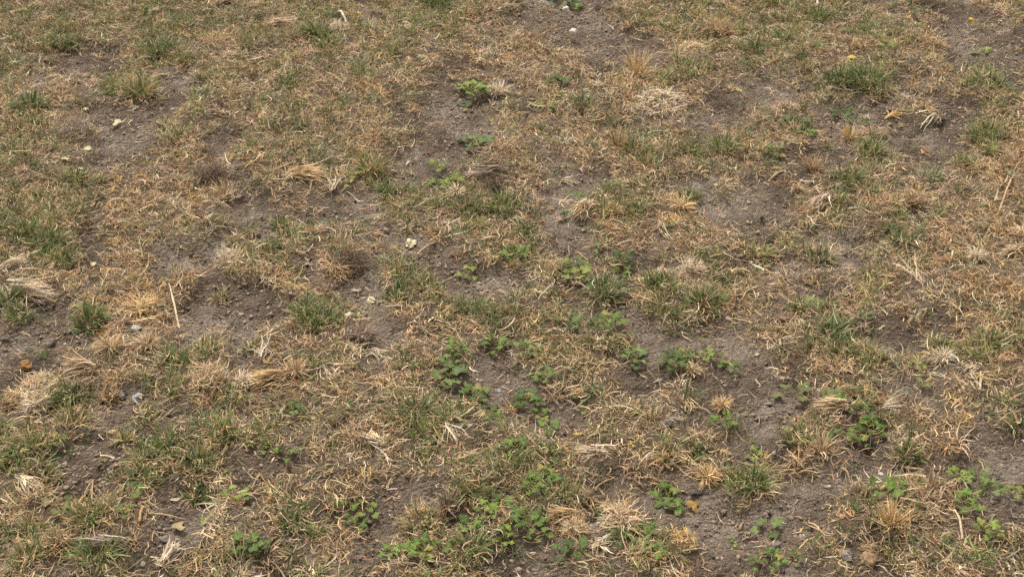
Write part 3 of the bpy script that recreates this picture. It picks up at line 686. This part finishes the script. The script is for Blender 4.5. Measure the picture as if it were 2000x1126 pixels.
# ---- stones, clods, chips of bread and leaf
def stone_geo(seed, flat, rough, sub):
    rs = np.random.default_rng(seed); V = ICO_V.copy(); F = ICO_F.copy()
    for _ in range(sub):
        mid = {}; V = list(map(tuple, V)); G = []
        def mp(a, b):
            k = (min(a, b), max(a, b))
            if k not in mid: v = np.add(V[a], V[b]); V.append(tuple(v / np.linalg.norm(v))); mid[k] = len(V) - 1
            return mid[k]
        for a, b, c in F:
            d, e, f = mp(a, b), mp(b, c), mp(c, a); G += [(a, d, f), (d, b, e), (f, e, c), (d, e, f)]
        V = np.array(V); F = np.array(G)
    q = np.zeros(len(V))
    for i in range(7):                              # flat facets and lumps
        d = rs.normal(0, 1, 3); d /= np.linalg.norm(d); q -= np.maximum(0, V @ d - rs.uniform(.45, .75)) * .8
    q += rough * (vn(V[:, 0] + seed, V[:, 1] + V[:, 2] * 1.7, .45, 2) - .5) + rough * .5 * (vn(V[:, 0] * 2 + seed, V[:, 2] * 2 + V[:, 1], .4, 4) - .5)
    return V * (1 + q)[:, None] * np.array([1, rs.uniform(.7, .95), flat]), F
def stone(px, py, w, colour, label, phrase=None, flat=.6, rough=.35, name='stone', cat='stone', rot=None):
    m = metres_per_px(px, py); r = w * m / 2 * (.85 if cat == 'stone' else 1); V, F = stone_geo(int(px + 3 * py), flat, rough, 3 if w > 20 else 2)
    x, y, z = place(px, py); EXCL.append((x, y - r * .7 - .004, r * 1.3 + .006))
    o = link(name, mesh_from(name, V * r, F, None, M_STONE), None, (x, y, z + r * flat * .45), (0, 0, rot if rot is not None else (px * .37) % 6.28))
    o.color = (*colour, 1); tag(o, label, cat, 'stones and clods' if cat in ('stone', 'clod') else None)
    if phrase: LANDMARKS.append((phrase, px, py))
    return o
CREAM, GREY, WHITE, SOIL, PINK = (.50, .43, .27), (.27, .25, .24), (.29, .275, .26), (.175, .135, .102), (.48, .36, .29)
STONES = [(755,457,15,PINK,'small pinkish white pebble on bare soil near the centre','pinkish white pebble',.95,.2),
 (600,525,16,GREY,'flat grey stone chip in the green grass left of centre','flat grey stone chip',.4,.3),
 (268,782,38,WHITE,'large whitish stone half buried in soil at the left','large whitish stone',.6,.25),
 (240,775,26,GREY,'grey stone touching the large whitish stone on the left',None,.6,.4),
 (270,655,28,(.38,.34,.30),'pale lumpy stone behind the brown spreading tuft','pale lumpy stone',.5,.4),
 (338,218,11,WHITE,'small pale pebble on bare soil in the upper left','small pale pebble upper left',.8,.2),
 (386,115,9,WHITE,'tiny white pebble beside the tan spreading tuft',None,.9,.2),
 (298,870,16,WHITE,'small white grey stone above a green tuft lower left','white grey stone',.6,.3),
 (386,869,13,WHITE,'small whitish stone left of a bright green tuft',None,.5,.3),
 (322,1056,20,(.24,.2,.185),'rounded grey brown stone near the bottom left','rounded grey brown stone',.8,.2),
 (917,848,20,(.44,.37,.27),'flat beige stone above the centre weeds','flat beige stone',.35,.3),
 (975,765,15,GREY,'grey stone beside bare soil and leafy weeds','grey stone by centre weeds',.5,.3),
 (1462,394,11,(.40,.36,.30),'pale round pebble on crumbly soil right of centre','pale round pebble',.8,.2),
 (1400,366,15,(.5,.46,.36),'cream pebble at the edge of a grey bare patch',None,.6,.3),
 (1424,637,22,(.34,.28,.22),'flat light brown stone in thin straw','flat light brown stone',.35,.4),
 (1478,700,18,(.42,.35,.26),'light beige stone at the edge of a bare patch','light beige stone',.4,.4),
 (1765,781,17,GREY,'grey stone left of a pale oval leafed weed','grey stone by oval weed',.7,.3),
 (1950,512,11,GREY,'small blue grey stone left of the coarse bundle',None,.7,.3),
 (1555,528,15,(.12,.11,.105),'dark grey stone in straw on the right','dark grey stone',.6,.3),
 (1810,476,16,(.10,.08,.06),'dark brown lump in orange straw on the right',None,.7,.3),
 (1868,736,13,(.34,.33,.33),'pale blue grey stone right of the fluffy seed tuft',None,.5,.3),
 (1328,1021,9,WHITE,'bright white chip on crumbly soil near the front','bright white chip',.5,.3),
 (1355,1025,24,SOIL,'large rounded soil clod beside the bright white chip',None,.6,.4),
 (1165,1045,38,(.17,.13,.10),'grey soil lump left of the spread straw hump',None,.55,.4),
 (1652,1105,34,(.18,.15,.125),'grey stone at the bottom right edge beside dry stub',None,.5,.35),
 (1512,1075,36,(.17,.13,.105),'flat grey brown clod in front of pale weed leaves',None,.4,.4),
 (1566,1052,18,(.32,.29,.27),'pale grey stone on crumbly soil lower right','pale grey stone lower right',.5,.3),
 (1720,928,16,(.40,.37,.32),'pale stone chip on bare soil right of crumbly ground','pale stone chip',.5,.3),
 (1100,945,12,GREY,'small grey pebble in the front middle grass',None,.6,.3)]
for a in STONES: stone(*a)
for px, py, w, lab in ((520,472,26,'largest rounded clod in a heap of dark soil'),(504,470,18,'small clod at the left of the dark soil heap'),(533,463,18,'clod at the right of the dark soil heap'),(520,483,18,'clod at the front of the dark soil heap'),(506,480,14,'smallest clod at the front left of the soil heap'),
                     (8,664,18,'dark clod at the left edge on crumbly soil'),(120,716,22,'brown clod right of the orange lichen clod'),(98,668,26,'upright dark clod on crumbly soil at the left'),(165,482,12,'single round clod on smooth bare soil upper left'),(1100,858,16,'clod in front of yellowing weed leaves'),(1300,845,26,'low clod right of the front middle grass')):
    stone(px, py, w, SOIL, lab, None, .75, .45, 'soil_clod', 'clod')
stone(50, 714, 32, (.24, .125, .045), 'clod covered in rusty orange lichen at the left', 'orange lichen clod', .5, .5, 'soil_clod', 'clod')
for px, py, w, lab, ph_ in ((725,588,24,'pale cream bread crumb on dark soil','pale cream bread crumb'),(683,640,20,'long pale cream crumb left of the fluffy tuft',None),(703,625,11,'tiny pale cream crumb between two larger ones',None),(800,479,26,'pale crumbly cream chunk right of the pebble','pale cream chunk'),
                     (735,861,1,None,None),(395,802,16,'pale cream crumb in front of the nest shaped tussock',None)):
    if lab: stone(px, py, w, (.50, .43, .27), lab, ph_, .45, .6, 'bread_crumb', 'crumb')
for px, py, lab in ((1106,37,'white clover flower head at the top behind bare soil'),(1119,87,'white clover flower head beside a bare hollow')):
    o = empty('clover_flower', px, py); r = 8.5 * metres_per_px(px, py); V, F = stone_geo(px, .9, .5, 2)
    h = link('flower_head', mesh_from('flower_head', V * r, F, None, M_STONE), o, (0, 0, r * 2.2)); h.color = (.68, .62, .52, 1)
    b = np.zeros((1, 3)); g = pick(1, {'green': 1}); v, f, c = ribbons(b, 1., 1.4, r * 2.0, .002, g, g, segs=3, wander=.05)
    link('stem', mesh_from('stem', v, f, c, M_GREEN), o); tag(o, lab, 'flower', 'clover flowers')
LANDMARKS.append(('nearer white clover flower', 1119, 87))
o = empty('yellow_flower', 1891, 66); r = 6.5 * metres_per_px(1891, 66)
V, F = stone_geo(5, .7, .3, 2); h = link('flower_head', mesh_from('flower_head', V * r, F, None, M_STONE), o, (0, 0, r * 3.4)); h.color = (.62, .36, .04, 1)
g = pick(1, {'tan': 1}); v, f, c = ribbons(np.zeros((1, 3)), 1., 1.4, r * 3.2, .002, g, g, segs=3, wander=.05); link('stem', mesh_from('stem', v, f, c, M_GREEN), o)
tag(o, 'small orange yellow flower on bare soil at the top right', 'flower'); LANDMARKS.append(('small orange yellow flower', 1891, 66))

# ---- single stalks
def stalk(px0, py0, px1, py1, w, colour, label, phrase=None, lift=.004, name='straw_stalk', bend=0):
    x0, y0, z0 = place(px0, py0); x1, y1, z1 = place(px1, py1); o = empty(name, px0, py0)
    for t in np.linspace(0, 1, 7): EXCL.append((x0 + (x1 - x0) * t, y0 + (y1 - y0) * t - .006, .014))
    m = metres_per_px(px0, py0) * w / 2; n = 9; V, F = [], []
    d = np.array([x1 - x0, y1 - y0]); L_ = np.linalg.norm(d) + 1e-9; s = np.array([-d[1], d[0]]) / L_
    top = max(0, max(float(height(np.array([x0 + d[0] * t]), np.array([y0 + d[1] * t]), False)[0]) - (z0 + (z1 - z0) * t) for t in (.25, .5, .75)))
    for i in range(n):
        t = i / (n - 1); bx = d * t + s * bend * L_ * math.sin(math.pi * t) + s * m * .15 * math.sin(t * 17 + px0)
        z = (z1 - z0) * t + m + top * math.sin(math.pi * t) + lift * math.sin(math.pi * min(1, t * 1.1)) + .002
        q = m * (1.1 - .45 * t) * (1.25 if i == 5 else 1)
        for k in range(6):
            a = k * 1.0472; V.append((bx[0] + s[0] * q * math.cos(a), bx[1] + s[1] * q * math.cos(a), z + q * math.sin(a)))
    for i in range(n - 1):
        for k in range(6): F.append((i * 6 + k, i * 6 + (k + 1) % 6, i * 6 + 6 + (k + 1) % 6, i * 6 + 6 + k))
    c = PAL[colour] * np.exp(np.random.default_rng(px0).normal(0, .12, (len(V), 1)))
    link('stem', mesh_from('stem', np.array(V), np.array(F), c, M_DRY), o)
    b = np.array([[0, 0, .003]]); g = PAL[colour][None] * .9
    v, f, c = ribbons(np.repeat(b, 3, 0), np.array([.4, 2.2, 4.]) + px0, .4, .012, .0018, np.repeat(g, 3, 0), np.repeat(g, 3, 0), segs=3, bend=.5, wander=.2)
    link('frayed_end', mesh_from('frayed_end', v, f, c, M_DRY), o)
    tag(o, label, 'stalk', 'single straw stalks')
    if phrase: LANDMARKS.append((phrase, (px0 + px1) / 2, (py0 + py1) / 2))
STALKS = [(355,666,333,570,4.5,'pale','long straight straw stalk lying on the bare soil slope','long straight straw stalk',.006),
 (326,152,288,168,5,'straw','short thick straw lying above a green tuft in the upper left','short thick straw',.004),
 (661,44,680,68,5.5,'white','short white straw standing aslant in the far grass','white aslant straw',.02),
 (1594,26,1597,2,4.5,'white','thin white stalk standing near the top right',None,.01),
 (1950,422,1980,348,4,'straw','long thin yellow stalk rising at the right edge','long thin yellow stalk',.015),
 (165,976,184,942,4,'tan','brown straw forming the left leg of a fork on bare soil',None,.003),
 (182,984,183,944,4.5,'tan','brown straw forming the right leg of a fork on bare soil','forked brown straws',.003),
 (277,1042,284,1010,6,'orange','orange brown split stick standing on bare soil','orange brown split stick',.006),
 (295,1023,364,1018,3.5,'straw','thin yellow straw lying level right of the split stick',None,.003),
 (226,904,196,894,4.5,'pale','short pale stick on grey bare soil lower left','short pale stick',.003),
 (250,1046,262,1028,4,'tan','short brown stick left of the orange split stick',None,.003),
 (1908,786,1910,750,6,'pale','thick pale straw stub pointing at the viewer on the right',None,.004),
 (1875,1072,1860,1015,5,'pale','kinked pale straw between two leafy weeds lower right','kinked pale straw',.008),
 (1805,948,1745,940,5.5,'pale','pale straw lying level on thin straw lower right','pale level straw',.004),
 (1444,1036,1452,1022,4,'orange','small orange forked stick on crumbly soil','small orange forked stick',.003),
 (815,505,850,482,4.5,'straw','yellow straw lying aslant above smooth bare soil','yellow aslant straw',.004),
 (1155,572,1125,548,4,'blue','long grey green blade lying aslant right of centre',None,.01),
 (1205,490,1238,481,3.5,'pale','thin pale straw on bare soil left of a weed',None,.003),
 (1668,487,1698,473,3.5,'straw','thin straw lying on grey bare soil at the right',None,.003),
 (1160,960,1200,935,4,'tan','brown broken stalk at the foot of the front weeds',None,.004),
 (535,1040,515,1015,3.5,'straw','thin straw aslant beside bottom left weeds',None,.004),
 (1578,1030,1600,1060,4.5,'straw','straw aslant on crumbly soil lower right',None,.004),
 (1640,930,1660,960,4,'tan','brown stalk aslant above straw covered ground lower right',None,.01),
 (1530,338,1500,352,4,'straw','straw lying on dark soil in the upper right',None,.004)]
for s_ in STALKS: stalk(*s_)

# ---- fallen leaf fragments, bark
def fragment(px, py, w, colour, label, phrase=None, name='dry_leaf', cat='leaf', kind='round', tilt=.25):
    x, y, z = place(px, py); s = w * metres_per_px(px, py) * .6; EXCL.append((x, y - s * .5, s * 1.2 + .006))
    o = link(name, LEAVES[kind][int(px) % 5], None, (x, y, z + s * .22), (tilt, ((px % 7) - 3) * .08, px * .7), s); o.color = (*colour, 1)
    tag(o, label, cat, 'fallen dry leaves')
    if phrase: LANDMARKS.append((phrase, px, py))
FRAG = [(222,246,24,(.52,.46,.25),'curled pale yellow leaf on bare soil in the upper left','curled pale yellow leaf'),(172,221,14,(.45,.43,.22),'small pale green yellow leaf above the curled leaf',None),
 (138,328,20,(.60,.50,.30),'cream dry leaf under the grey torn root clump','cream dry leaf'),(150,339,20,(.50,.48,.25),'pale yellow dry leaf in front of the cream leaf',None),(170,308,20,(.55,.46,.27),'pale dry leaf right of the grey torn root clump',None),
 (1366,990,34,(.36,.215,.065),'orange yellow lobed dead leaf on the soil','orange yellow dead leaf'),(1530,638,26,(.22,.12,.085),'reddish brown dry leaf on thin straw','reddish brown dry leaf'),
 (834,886,20,(.42,.30,.15),'tan dry leaf right of the cream straw fan',None),(1660,130,20,(.52,.42,.07),'yellow leaf lying above a bright green tuft','yellow leaf'),(178,520,16,(.55,.42,.22),'small cream leaf on bare soil at the left',None),
 (1635,804,34,(.22,.17,.08),'folded olive brown leaf beside a weed',None),(1120,862,22,(.50,.33,.05),'yellow dying leaf in the front middle','yellow dying leaf'),(1682,142,14,(.42,.28,.15),'brown leaf behind a bright green tuft',None),
 (833,305,12,(.20,.055,.025),'tiny red brown scrap on dark soil','red brown scrap'),(362,1030,36,(.36,.27,.14),'long tan dry leaf right of the rounded stone',None),(100,1002,26,(.24,.19,.07),'brown edged dry leaf at the lower left',None)]
for f_ in FRAG: fragment(*f_, kind='lobed' if 'lobed' in f_[4] or 'dying' in f_[4] else 'round')
stone(1372, 968, 52, (.075, .062, .052), 'dark grey bark strip behind the orange yellow leaf', 'dark bark strip', .28, .5, 'bark_strip', 'bark', rot=.1).scale.y = .45
stone(1690, 1108, 42, (.30, .20, .11), 'round brown dried stub at the bottom right', 'round brown stub', .75, .4, 'dried_stub', 'stub')
stone(1322, 832, 60, (.22, .19, .165), 'long flat grey wood splinter on bare soil', 'grey wood splinter', .12, .3, 'wood_splinter', 'wood', rot=-.25).scale.y = .16
for px, py, lab in ((707,572,'small white feather on dark soil right of the dark roots'),(1276,746,'white feather scrap between the weeds'),(333,980,'thin grey white feather on smooth bare soil'),(793,330,'white feather on soil above the bluish tuft'),(1573,656,'white feather scrap in straw on the right')):
    o = empty('feather', px, py); m = metres_per_px(px, py); g = PAL['white'][None] * 1.1
    b = np.repeat(np.array([[0, 0, .004]]), 6, 0); gg = np.repeat(g, 6, 0)
    v, f, c = ribbons(b, px + np.linspace(-.2, .2, 6), .15, 20 * m, .0028, gg, gg, segs=4, bend=.2, wander=.05); link('vane', mesh_from('vane', v, f, c, M_DRY), o)
    v, f, c = ribbons(b[:1], px * 1., .2, 24 * m, .001, g, g, segs=4, bend=.2, wander=.02); link('quill', mesh_from('quill', v, f, c, M_DRY), o)
    tag(o, lab, 'feather', 'small white feathers')

# ---- labels for weeds and green tufts: which neighbour each stands beside
def sector(dx, dy):
    dy *= 1.4
    return ('right of' if dx > 0 else 'left of') if abs(dx) > abs(dy) else ('in front of' if dy > 0 else 'behind')
def size_word(w): return 'large ' if w >= 66 else 'small ' if w < 36 else ''
def name_by_neighbours(cat, noun, group, category):
    items = [t for t in THINGS if t[3] == cat]; claims = []
    for ph_, lx, ly in LANDMARKS:
        best = {}
        for i, t in enumerate(items):
            dx, dy = t[1] - lx, t[2] - ly; dist = math.hypot(dx, dy * 1.4)
            if dist < 12: continue
            best.setdefault(sector(dx, dy), []).append((dist, i))
        for s, l in best.items():
            l.sort()
            for rank, (dist, i) in enumerate(l[:4]): claims.append((dist + rank * 60, rank, i, s, ph_))
    claims.sort(); done = {}; used = set()
    for dist, rank, i, s, ph_ in claims:
        if i in done or (rank, s, ph_) in used: continue
        used.add((rank, s, ph_)); done[i] = (rank, s, ph_)
    for i, t in enumerate(items):
        rank, s, ph_ = done[i]; o = t[0]
        pre = ['just', 'second one', 'third one', 'fourth one'][rank]
        what = (t[6] + ' ' if len(t) > 6 else '') + noun
        tag(o, f'{size_word(t[5])}{t[4]} {what}, {pre} {s} {ph_}', category, group)
name_by_neighbours('weed', 'weed', 'low leafy weeds in the lawn', 'weed')
name_by_neighbours('tuft', 'grass tuft', 'green grass tufts in the lawn', 'grass')

# ---- the short grass and the crumbs round all of these
lawn(); crumbs()
